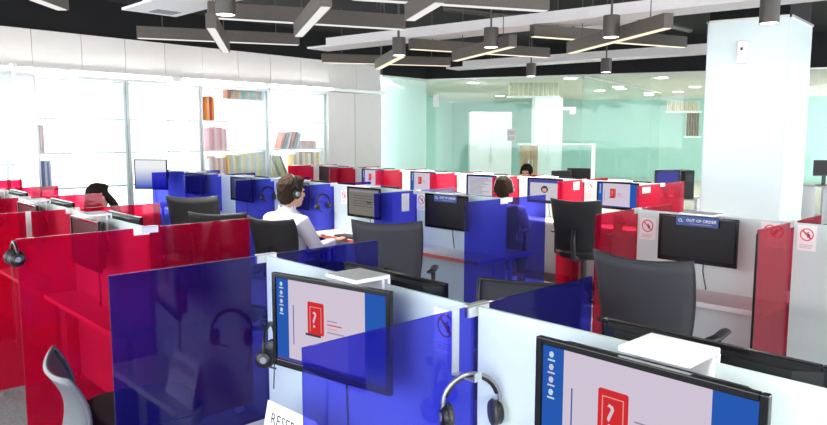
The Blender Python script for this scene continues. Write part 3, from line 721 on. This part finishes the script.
# ---------------- reserved card standing on the desk
DZ = .48
CH = .20
p0 = Pz(268, 400, DZ + CH); p1 = Pz(313, 421, DZ + CH)
d = p1 - p0; d.z = 0; Lc = .30
n = Vector((-d.y, d.x, 0)).normalized()
t = empty('table_card', (p0.x, p0.y, DZ + .001), math.atan2(d.y, d.x), 'white folded card reading reserved on the white desk', 'card')
MB().add([(0, -.045, 0), (Lc, -.045, 0), (Lc, 0, CH), (0, 0, CH), (0, -.043, 0), (Lc, -.043, 0), (Lc, .001, CH - .0015), (0, .001, CH - .0015)], [(0, 1, 2, 3), (7, 6, 5, 4), (0, 4, 5, 1), (1, 5, 6, 2), (2, 6, 7, 3), (3, 7, 4, 0)]).build('front_leaf', M['paper'], t)
MB().add([(0, .05, 0), (Lc, .05, 0), (Lc, .001, CH), (0, .001, CH), (0, .048, 0), (Lc, .048, 0), (Lc, 0, CH - .0015), (0, 0, CH - .0015)], [(3, 2, 1, 0), (4, 5, 6, 7), (1, 5, 4, 0), (2, 6, 5, 1), (3, 7, 6, 2), (0, 4, 7, 3)]).build('back_leaf', M['paper'], t)
text('RESERVED', .058, M['ink'], t, (.034, -.0170, .125), 'lettering', rx=-math.atan2(.045, CH))

# keyboards, mice on the outer desks
def keyboard(x, y, rz, label):
    t = empty('keyboard', (x, y, DZ + .001), rz, label, 'keyboard', 'black keyboards on the desks')
    MB().box((-.22, -.07, 0), (.22, .07, .015)).build('case', M['black'], t, bevel=.004)
    b = MB()
    for r in range(5):
        for c in range(15): b.box((-.212 + c * .0284, -.062 + r * .025, .0151), (-.212 + c * .0284 + .024, -.062 + r * .025 + .021, .019))
    k = b.build('keys', M['chairframe'], t); k['kind'] = 'stuff'
DZ = .70
keyboard(4.02, 5.15, -PI / 2, 'black keyboard under the grey-page monitor')

# ---------------- office chairs
def make_chair(pos, rz, label, backmat='mesh', top=1.07, shell=False, arms=True):
    """local: sitter faces +y, backrest at -y"""
    t = empty('office_chair', (pos[0], pos[1], 0), rz, label, 'chair', 'office chairs')
    nx, nz = 10, 10; zb = .52 if arms else .44
    def surf(off):
        vs = []
        for j in range(nz + 1):
            f = j / nz
            hw = .235 + .018 * math.sin(f * PI * .5) - .03 * (1 - f) ** 2
            for i in range(nx + 1):
                u = -1 + 2 * i / nx
                z = zb + (top - zb) * f + .022 * f * (u * u - .6)
                y = -.25 - .07 * f + .045 * math.sin(f * PI * .9) * 1 - .05 * (1 - u * u) + off
                vs.append((u * hw, y, z))
        return vs
    a, b_ = surf(0), surf(-.014); n = len(a); w_ = nx + 1
    fs = []
    for j in range(nz):
        for i in range(nx):
            k = j * w_ + i; fs.append((k, k + w_, k + w_ + 1, k + 1)); fs.append((n + k, n + k + 1, n + k + w_ + 1, n + k + w_))
    rim = [i for i in range(w_)] + [j * w_ + nx for j in range(1, nz + 1)] + [nz * w_ + i for i in range(nx - 1, -1, -1)] + [j * w_ for j in range(nz - 1, 0, -1)]
    for k in range(len(rim)):
        p_, q_ = rim[k], rim[(k + 1) % len(rim)]; fs.append((p_, q_, n + q_, n + p_))
    MB().add(a + b_, fs).build('backrest', M[backmat], t, smooth=True)
    MB().tube([a[k] for k in rim] + [a[rim[0]]], .010, 6).build('back_frame', M['chairframe'] if not shell else M['greychair'], t, smooth=True)
    if not shell: MB().tube([(0, -.325, zb + .22), (0, -.345, zb + .1), (0, -.31, .44), (0, -.12, .41)], [.02, .026, .028, .03], 8).build('back_support', M['chairframe'], t, smooth=True)
    pts = []
    for k in range(28):
        an = 2 * PI * k / 28; c_, s_ = math.cos(an), math.sin(an)
        pts.append((.245 * math.copysign(abs(c_) ** .55, c_), .235 * math.copysign(abs(s_) ** .6, s_) + .01))
    MB().prism([(x * .95, y * .95) for x, y in pts], .425, .44).prism(pts, .44, .485).prism([(x * .95, y * .95) for x, y in pts], .485, .497).build('seat', M['chair'], t)
    for s in (-1, 1) if arms else ():
        MB().tube([(s * .20, -.05, .42), (s * .29, -.06, .45), (s * .295, -.05, .60), (s * .29, -.04, .665)], [.014, .016, .016, .018], 8).build('arm_post', M['chairframe'], t, smooth=True)
        MB().tube([(s * .285, -.17, .685), (s * .29, -.05, .675), (s * .285, .08, .68), (s * .265, .14, .672)], [.022, .030, .030, .018], 8, flat=.5).build('armrest', M['chairframe'], t, smooth=True)
    MB().lathe([(.05, .10), (.05, .13), (.028, .14), (.028, .38), (.09, .41), (.09, .424), (0, .424)], 12).build('gas_stem', M['chairframe'], t)
    for k in range(5):
        an = 2 * PI * k / 5 + .3; c_, s_ = math.cos(an), math.sin(an)
        MB().tube([(.03 * c_, .03 * s_, .115), (.18 * c_, .18 * s_, .10), (.30 * c_, .30 * s_, .075)], [.026, .022, .016], 6).build('base_leg', M['chairframe'], t)
        MB().lathe([(.008, -.024), (.027, -.018), (.027, .018), (.008, .024)], 12, Matrix.Translation((.30 * c_, .30 * s_, .0275)) @ Matrix.Rotation(an, 4, 'Z') @ Matrix.Rotation(PI / 2, 4, 'X')).build('caster', M['black'], t)
    return t
F = -PI / 2       # facing +X (towards the middle row)
make_chair((3.40, 1.70), F + .06, 'grey mesh office chair before the larger out-of-order monitor', top=1.075)
make_chair((3.42, 3.86), F + .62, 'grey mesh office chair before the smaller out-of-order monitor', top=1.06)
make_chair((6.14, 3.98), F + .25, 'black office chair in front of the red-logo monitor', 'chair', top=1.03)
make_chair((3.20, 6.55), F + .75, 'black office chair left of the person in white', 'chair', top=1.08)
make_chair((3.03, 5.71), F + .75, 'black office chair standing close beside the person in white', 'chair', top=1.00)
make_chair((3.36, 5.16), F + .3, 'black office chair the person in white sits on', 'chair', top=.97)
make_chair((2.42, 1.90), -F + .5, 'grey office chair behind the reserved-card monitor', top=.95)
make_chair((3.36, .52), F - .2, 'dark office chair right of the red notices', 'chair', top=1.02)
make_chair((1.12, 2.96), F - .17, 'grey shell chair between the blue and large red dividers', 'greychair', top=.73, shell=True, arms=False)
make_chair((2.65, 1.08), -F + .3, 'black office chair showing through the blue divider', 'chair', top=.93) if False else None

# ================================================================== PEOPLE
def remesh(o, v, sm=6):
    r = o.modifiers.new('union', 'REMESH'); r.mode = 'VOXEL'; r.voxel_size = v; r.use_smooth_shade = True
    s = o.modifiers.new('smooth', 'SMOOTH'); s.factor = .5; s.iterations = sm
def person(pos, rz, label, hairm='hair', shirt='shirt', long_hair=False, phones=True, head_yaw=0, lean=0, pants='darkcloth', seat=.50, sc_=1):
    """seated figure, local +y is where it looks; hips at origin height seat"""
    t = empty('person', (pos[0], pos[1], 0), rz, label, 'person')
    hz = seat + .10; t.scale = (sc_,) * 3
    def L(y, z): return (y + (z - hz) * math.tan(lean))
    hip = Vector((0, 0, hz)); sh = Vector((0, L(-.02, hz + .40), hz + .40)); nk = Vector((0, L(0, hz + .46), hz + .46)); hd = Vector((0, L(.03, hz + .575), hz + .59))
    arms = []
    for s in (-1, 1):
        S = sh + Vector((s * .185, 0, -.03)); E_ = Vector((s * .24, L(.10, hz + .2), hz + .17)); Wr = Vector((s * .17, L(.36, hz + .2), hz + .19))
        arms.append((s, S, E_, Wr))
    b = MB()
    # torso, neck
    torso = [(hip + Vector((0, 0, -.08)), .135), (hip + Vector((0, .0, .05)), .150), (Vector((0, L(0, hz + .17), hz + .17)), .145), (Vector((0, L(-.01, hz + .31), hz + .31)), .165), (sh + Vector((0, 0, -.01)), .150), (sh + Vector((0, .0, .05)), .08)]
    b.tube([p for p, r in torso], [r for p, r in torso], 14, flat=.74)
    b.tube([sh, nk, nk + Vector((0, .01, .06))], [.062, .055, .054], 12)
    H = Matrix.Translation(hd) @ Matrix.Rotation(head_yaw, 4, 'Z')
    b.ball((0, -.005, .03), (.076, .096, .092), H, 18, 12); b.ball((0, .02, -.045), (.060, .072, .075), H, 16, 10); b.ball((0, .055, -.085), (.034, .032, .028), H)
    b.tube([(0, .092, .018), (0, .108, -.012), (0, .112, -.028), (0, .092, -.036)], [.008, .011, .014, .009], 8, H)
    for s in (-1, 1):
        b.ball((s * .078, -.008, -.005), (.012, .022, .034), H); b.ball((s * .03, .083, .022), (.026, .012, .009), H)
    b.ball((0, .090, -.055), (.024, .009, .010), H)
    for s, S, E_, Wr in arms:
        b.tube([S + Vector((-s * .05, 0, .01)), S, (S + E_) / 2, E_, (E_ + Wr) / 2, Wr], [.055, .058, .046, .040, .037, .026], 10)
        d = (Wr - E_).normalized(); sd = Vector((s, 0, 0)); pc = Wr + d * .05
        b.tube([Wr - d * .01, Wr + d * .03, Wr + d * .085], [.024, .036, .036], 10, flat=.45)
        for k, ln in enumerate((.068, .078, .072, .056)):
            o_ = Wr + d * .08 + sd * (.027 - .018 * k) * -1
            b.tube([o_, o_ + d * ln * .45 + Vector((0, 0, .006)), o_ + d * ln * .8 + Vector((0, 0, -.006)), o_ + d * ln + Vector((0, 0, -.02))], [.0095, .009, .008, .0065], 6)
        o_ = Wr + d * .03 - sd * .026
        b.tube([o_, o_ + d * .03 - sd * .022, o_ + d * .06 - sd * .03 + Vector((0, 0, -.006))], [.012, .010, .0075], 6)
        hp = hip + Vector((s * .09, .02, -.04)); kn = Vector((s * .13, .44, seat + .04)); an = Vector((s * .13, .46, .09))
        b.tube([hp, (hp + kn) / 2, kn, (kn + an) / 2 + Vector((0, -.02, .05)), an], [.088, .078, .058, .055, .038], 12)
        b.tube([an + Vector((0, -.05, -.04)), an + Vector((0, .02, -.045)), an + Vector((0, .16, -.06))], [.040, .042, .028], 10, flat=.8)
    body = b.build('body', M['skin'], t, smooth=True); remesh(body, .008, 4)
    # shirt
    b = MB()
    b.tube([p for p, r in torso], [r * 1.08 + .008 for p, r in torso], 16, flat=.78)
    b.lathe([(.072, -.02), (.068, .035), (.060, .035), (.06, -.02)], 16, Matrix.Translation(sh + Vector((0, .01, .06))))
    for s, S, E_, Wr in arms:
        b.tube([S + Vector((-s * .08, 0, .0)), S, (S + E_) / 2, E_, E_ + (Wr - E_) * .5, E_ + (Wr - E_) * .8], [.07, .074, .062, .055, .048, .042], 12)
    c = b.build('shirt', M[shirt], t, smooth=True); remesh(c, .011, 5)
    b = MB()
    for s in (-1, 1):
        hp = hip + Vector((s * .09, .02, -.05)); kn = Vector((s * .13, .445, seat + .04)); an = Vector((s * .13, .46, .12))
        b.tube([hp, (hp + kn) / 2, kn, (kn + an) / 2 + Vector((0, -.02, .05)), an], [.105, .092, .070, .066, .056], 12)
        b.tube([(s * .13, .41, .045), (s * .13, .48, .05), (s * .13, .63, .032)], [.048, .05, .034], 10, flat=.8)
    b.ball(hip + Vector((0, -.02, -.04)), (.175, .15, .10))
    c = b.build('trousers', M[pants], t, smooth=True); remesh(c, .014, 4)
    # hair
    b = MB()
    b.ball((0, -.018, .045), (.086, .100, .092), H, 18, 12); b.ball((0, -.05, -.01), (.076, .062, .085), H); b.ball((0, .045, .095), (.062, .045, .030), H)
    for s in (-1, 1): b.ball((s * .072, .018, .03), (.014, .030, .038), H)
    if long_hair:
        b.tube([(0, -.06, .0), (.02, -.10, -.10), (.04, -.10, -.22), (.05, -.09, -.32)], [.075, .07, .06, .03], 12, H, flat=.6)
        b.tube([(.05, .04, .03), (.075, .10, -.06), (.07, .15, -.16), (.05, .17, -.25)], [.04, .045, .04, .02], 10, H, flat=.7)
    c = b.build('hair', M[hairm], t, smooth=True); remesh(c, .008, 3)
    tex = bpy.data.textures.get('hair_waves') or bpy.data.textures.new('hair_waves', 'CLOUDS'); tex.noise_scale = .022
    dm = c.modifiers.new('waves', 'DISPLACE'); dm.texture = tex; dm.strength = .024; dm.mid_level = .2; dm.texture_coords = 'LOCAL'
    for s in (-1, 1):
        MB().ball((s * .029, .086, .004), (.011, .006, .006), H).build('eye', M['eye'], t, smooth=True)
    MB().tube([(-.022, .093, -.057), (0, .099, -.056), (.022, .093, -.057)], [.003, .006, .003], 8, H).build('mouth', M['lip'], t, smooth=True)
    if phones:
        hs = MB().tube([H @ Vector((.098 * math.cos(a), -.01, .03 + .115 * math.sin(a))) for a in [k * PI / 14 for k in range(15)]], .008, 8).build('headset_band', M['black'] if phones is True else M[phones], t, smooth=True)
        for s in (-1, 1):
            MB().lathe([(0, -.014), (.034, -.014), (.04, 0), (.03, .014), (0, .016)], 16, H @ Matrix.Translation((s * .092, -.008, -.005)) @ Matrix.Rotation(s * PI / 2, 4, 'Y')).build('ear_cup', M['black'], t, smooth=True)
            MB().lathe([(0, .012), (.02, .012), (.02, .019), (0, .02)], 14, H @ Matrix.Translation((s * .092, -.008, -.005)) @ Matrix.Rotation(s * PI / 2, 4, 'Y')).build('cup_cap', M['silver'], t, smooth=True)
    return t
person((3.33, 5.24), F + .1, 'person in a white shirt with headset seated at blue dividers', 'brownhair', lean=.06, head_yaw=-.15, seat=.33, sc_=1.14)
q = Vector((2.22, 6.93, 0))
make_chair((q.x + .02, q.y), F + .3, 'black office chair under the long-haired person', 'chair', top=.92); pw = person((q.x, q.y), F + .3, 'person with long dark hair bent behind the red dividers', 'hair', 'darkcloth', True, False, lean=.12, seat=.385)
q = Pz(505, 178, 1.22); make_chair((q.x - .10, q.y + .0), F + .5, 'black office chair under the headphone wearer', 'chair', top=.95); person((q.x - .05, q.y - .02), F + .5, 'person wearing pale-banded headphones seated at the red row', 'brownhair', 'tan', False, 'silver', seat=.41)
q = Pd(527, 168, 10.4); make_chair((q.x + .05, q.y), -F + .4, 'black office chair behind the red row near the low glass', 'chair', top=.92); person((q.x, q.y), -F + .4, 'person facing out from behind the red row near green glass', 'hair', 'shirt', False, False, seat=.42)

# ================================================================== BEHIND THE RED ROW
def back_desk(px0, px1, d0, d1, label):
    a, b = plan(px0, d0), plan(px1, d1); T, Ln = lineT(a, b)
    t = empty('counter', (0, 0, 0), 0, label, 'counter'); t.matrix_world = T
    MB().box((0, 0, .71), (Ln, .6, .74)).build('top', M['desk'], t)
    for k in range(3): MB().box((Ln * k / 2 - (.04 if k == 2 else 0), .02, 0), (Ln * k / 2 + (.04 if k < 2 else 0), .58, .709)).build('support', M['white'], t)
    return t
back_desk(500, 640, 12.6, 11.4, 'long white counter between red row and green glass')
back_desk(648, 700, 10.6, 10.2, 'white counter beside the frosted column')
def desk_monitor(px, d, wd, hg, kind, label, top_y=None, rz=0):
    q = Pd(px, top_y, d)
    t = empty('desk_monitor', (q.x, q.y, .741), YAW - PI / 2 + rz, label, 'monitor', 'monitors on the counters')
    z1 = q.z - .741; z0 = z1 - hg
    MB().box((-wd / 2, 0, z0), (wd / 2, .04, z1)).build('case', M['black'], t, bevel=.006)
    MB().box((-wd / 2 + .02, -.003, z0 + .025), (wd / 2 - .02, -.0005, z1 - .02)).build('screen', M[kind], t)
    MB().box((-.03, .02, .01), (.03, .05, z0 + .05)).build('stem', M['black'], t); MB().box((-.11, -.06, 0), (.11, .12, .012)).build('foot', M['black'], t)
desk_monitor(562, 11.6, .36, .30, 'darkscreen', 'dark monitor on the counter left of a second one', 170.5, .3)
desk_monitor(579, 11.9, .40, .32, 'darkscreen', 'dark monitor on the counter just right of another', 168, -.3)
desk_monitor(668, 10.3, .38, .30, 'scr_bar', 'dark monitor with purple screen beside the frosted column', 170, .1)
def tower(px, d, wd, h, label):
    q = plan(px, d)
    t = empty('computer_tower', (q.x, q.y, .741), YAW - PI / 2, label, 'computer')
    MB().box((-wd / 2, -.2, 0), (wd / 2, .2, h)).build('case', M['black'], t, bevel=.006); MB().box((-wd / 2 + .02, -.204, h * .6), (wd / 2 - .02, -.2005, h * .85)).build('drive_bay', M['chairframe'], t)
tower(686, 10.4, .15, .42, 'black computer tower on the counter beside the frosted column')
# low glass screen with a post in front of the partition
a, b = plan(518, 13.6), plan(594, 12.9); T, Ln = lineT(a, b)
t = empty('low_glass_screen', (0, 0, 0), 0, 'low glass screen with white post before the green partition', 'screen'); t.matrix_world = T
MB().box((0, -.005, .05), (Ln - .03, .005, 1.50)).build('pane', M['glass'], t); MB().box((Ln - .03, -.03, 0), (Ln + .03, .03, 1.53)).build('post', M['white'], t); MB().box((0, -.012, 1.50), (Ln - .03, .012, 1.525)).build('top_rail', M['rail'], t)
for x in (.1, Ln - .3): MB().box((x, -.04, 0), (x + .12, .04, .049)).build('foot', M['steel'], t)
# white cupboard and wood panel behind the glass
def cupboard(px0, px1, ytop, d, label, m, cat='cupboard', name='cupboard', h=None):
    a, b = Pd(px0, ytop, d), Pd(px1, ytop, d); zt = a.z; a.z = b.z = 0; T, Ln = lineT(a, b)
    t = empty(name, (0, 0, 0), 0, label, cat); t.matrix_world = T
    MB().box((0, 0, .013), (Ln, .45, zt)).build('carcass', m, t)
    for k in range(2): MB().box((Ln * k / 2 + .005, -.02, .08), (Ln * (k + 1) / 2 - .005, -.001, zt - .02)).build('door', m, t, bevel=.004)
    for k in (-1, 1): MB().box((Ln / 2 + k * .04 - .008, -.045, 1.0), (Ln / 2 + k * .04 + .008, -.02, 1.15)).build('handle', M['steel'], t)
cupboard(535, 563, 98, 18.2, 'tall white cupboard seen through the green glass', M['white'])
cupboard(523, 538, 146, 15.0, 'low light-wood cabinet behind the headphone wearer', M['wood'], 'cabinet', 'wood_cabinet')
cupboard(470, 512, 112, 18.6, 'wide pale cupboard seen through the left green glass', M['white'])
def lantern(px0, px1, y0, y1, d, label, m, z_slats=10):
    a, b = Pd(px0, y0, d), Pd(px1, y0, d); c = Pd(px0, y1, d); z0, z1 = c.z, min(a.z, ZH + .015); a.z = b.z = 0; T, Ln = lineT(a, b)
    t = empty('slatted_panel', (0, 0, 0), 0, label, 'panel', 'slatted panels behind the glass'); t.matrix_world = T
    MB().box((0, .03, z0), (Ln, .05, z1)).build('backing', M['white'], t); MB().box((-.05, -.05, z0 - .05), (Ln + .05, .06, z0 - .001)).build('ledge', M['white'], t)
    for k in range(z_slats): MB().box((Ln * (k + .12) / z_slats, 0, z0), (Ln * (k + .8) / z_slats, .0299, z1)).build('slat', m, t)
lantern(509, 559, 81, 96, 18.6, 'gold slatted panel above the white cupboard', M['curtain'])
lantern(668, 700, 101, 111, 18.5, 'gold slatted panel beside the column, upper one', M['curtain'], 8)
lantern(687, 700, 113, 136, 18.0, 'dark wood slatted panel beside the column', M['dkwood'], 5)
# notices and fittings on the glass
def on_glass(x0, x1, y0, y1, m, name, label, cat, th=.01, frame=False):
    e = (G2 - G1).normalized(); n_ = Vector((-e.y, e.x, 0))
    if n_.dot(G1) > 0: n_ = -n_
    def h(x, y): r = ray(x, y); t_ = (G1 + n_ * .007 - CAM).dot(n_) / r.dot(n_); return CAM + r * t_
    a, b, c = h(x0, y1), h(x1, y1), h(x0, y0)
    t = empty(name, a, math.atan2((b - a).y, (b - a).x), label, cat); s = 1 if (Matrix.Rotation(t.rotation_euler.z, 3, 'Z') @ Vector((0, 1, 0))).dot(n_) > 0 else -1
    W_, H_ = (Vector((b.x, b.y)) - Vector((a.x, a.y))).length, c.z - a.z
    MB().box((0, 0, 0), (W_, s * th, H_)).build('sheet' if frame else 'body', m, t)
    if frame:
        for k in range(2):
            for j in range(4): MB().box((W_ * .12, s * th, H_ * (.1 + .45 * k + .08 * j)), (W_ * .88, s * (th + .001), H_ * (.13 + .45 * k + .08 * j))).build('text_line', M['inkgrey'], t)
    else: MB().box((W_ * .2, s * th, H_ * .3), (W_ * .8, s * (th + .01), H_ * .5)).build('cover', m, t)
on_glass(507, 516, 129, 141, M['paper'], 'glass_notice', 'pale pink notice sheet taped on the green glass', 'notice', .003, True)
on_glass(434, 439, 95, 107, M['white'], 'wall_sensor', 'small white box fixed on the green glass corner', 'sensor', .05)
on_glass(562, 576, 107, 110, M['steel'], 'door_fitting', 'steel patch fitting of the glass door', 'fitting', .03)
on_glass(570, 575.5, 107, 114, M['steel'], 'door_lock', 'steel lock plate of the glass door', 'fitting', .035)
# right of the column: desk and monitor deep in the rear room
back_desk(800, 850, 13.4, 12.6, 'pale counter far behind right of the frosted column')
desk_monitor(826, 13.0, .42, .30, 'darkscreen', 'dark monitor far behind right of the frosted column', 160)
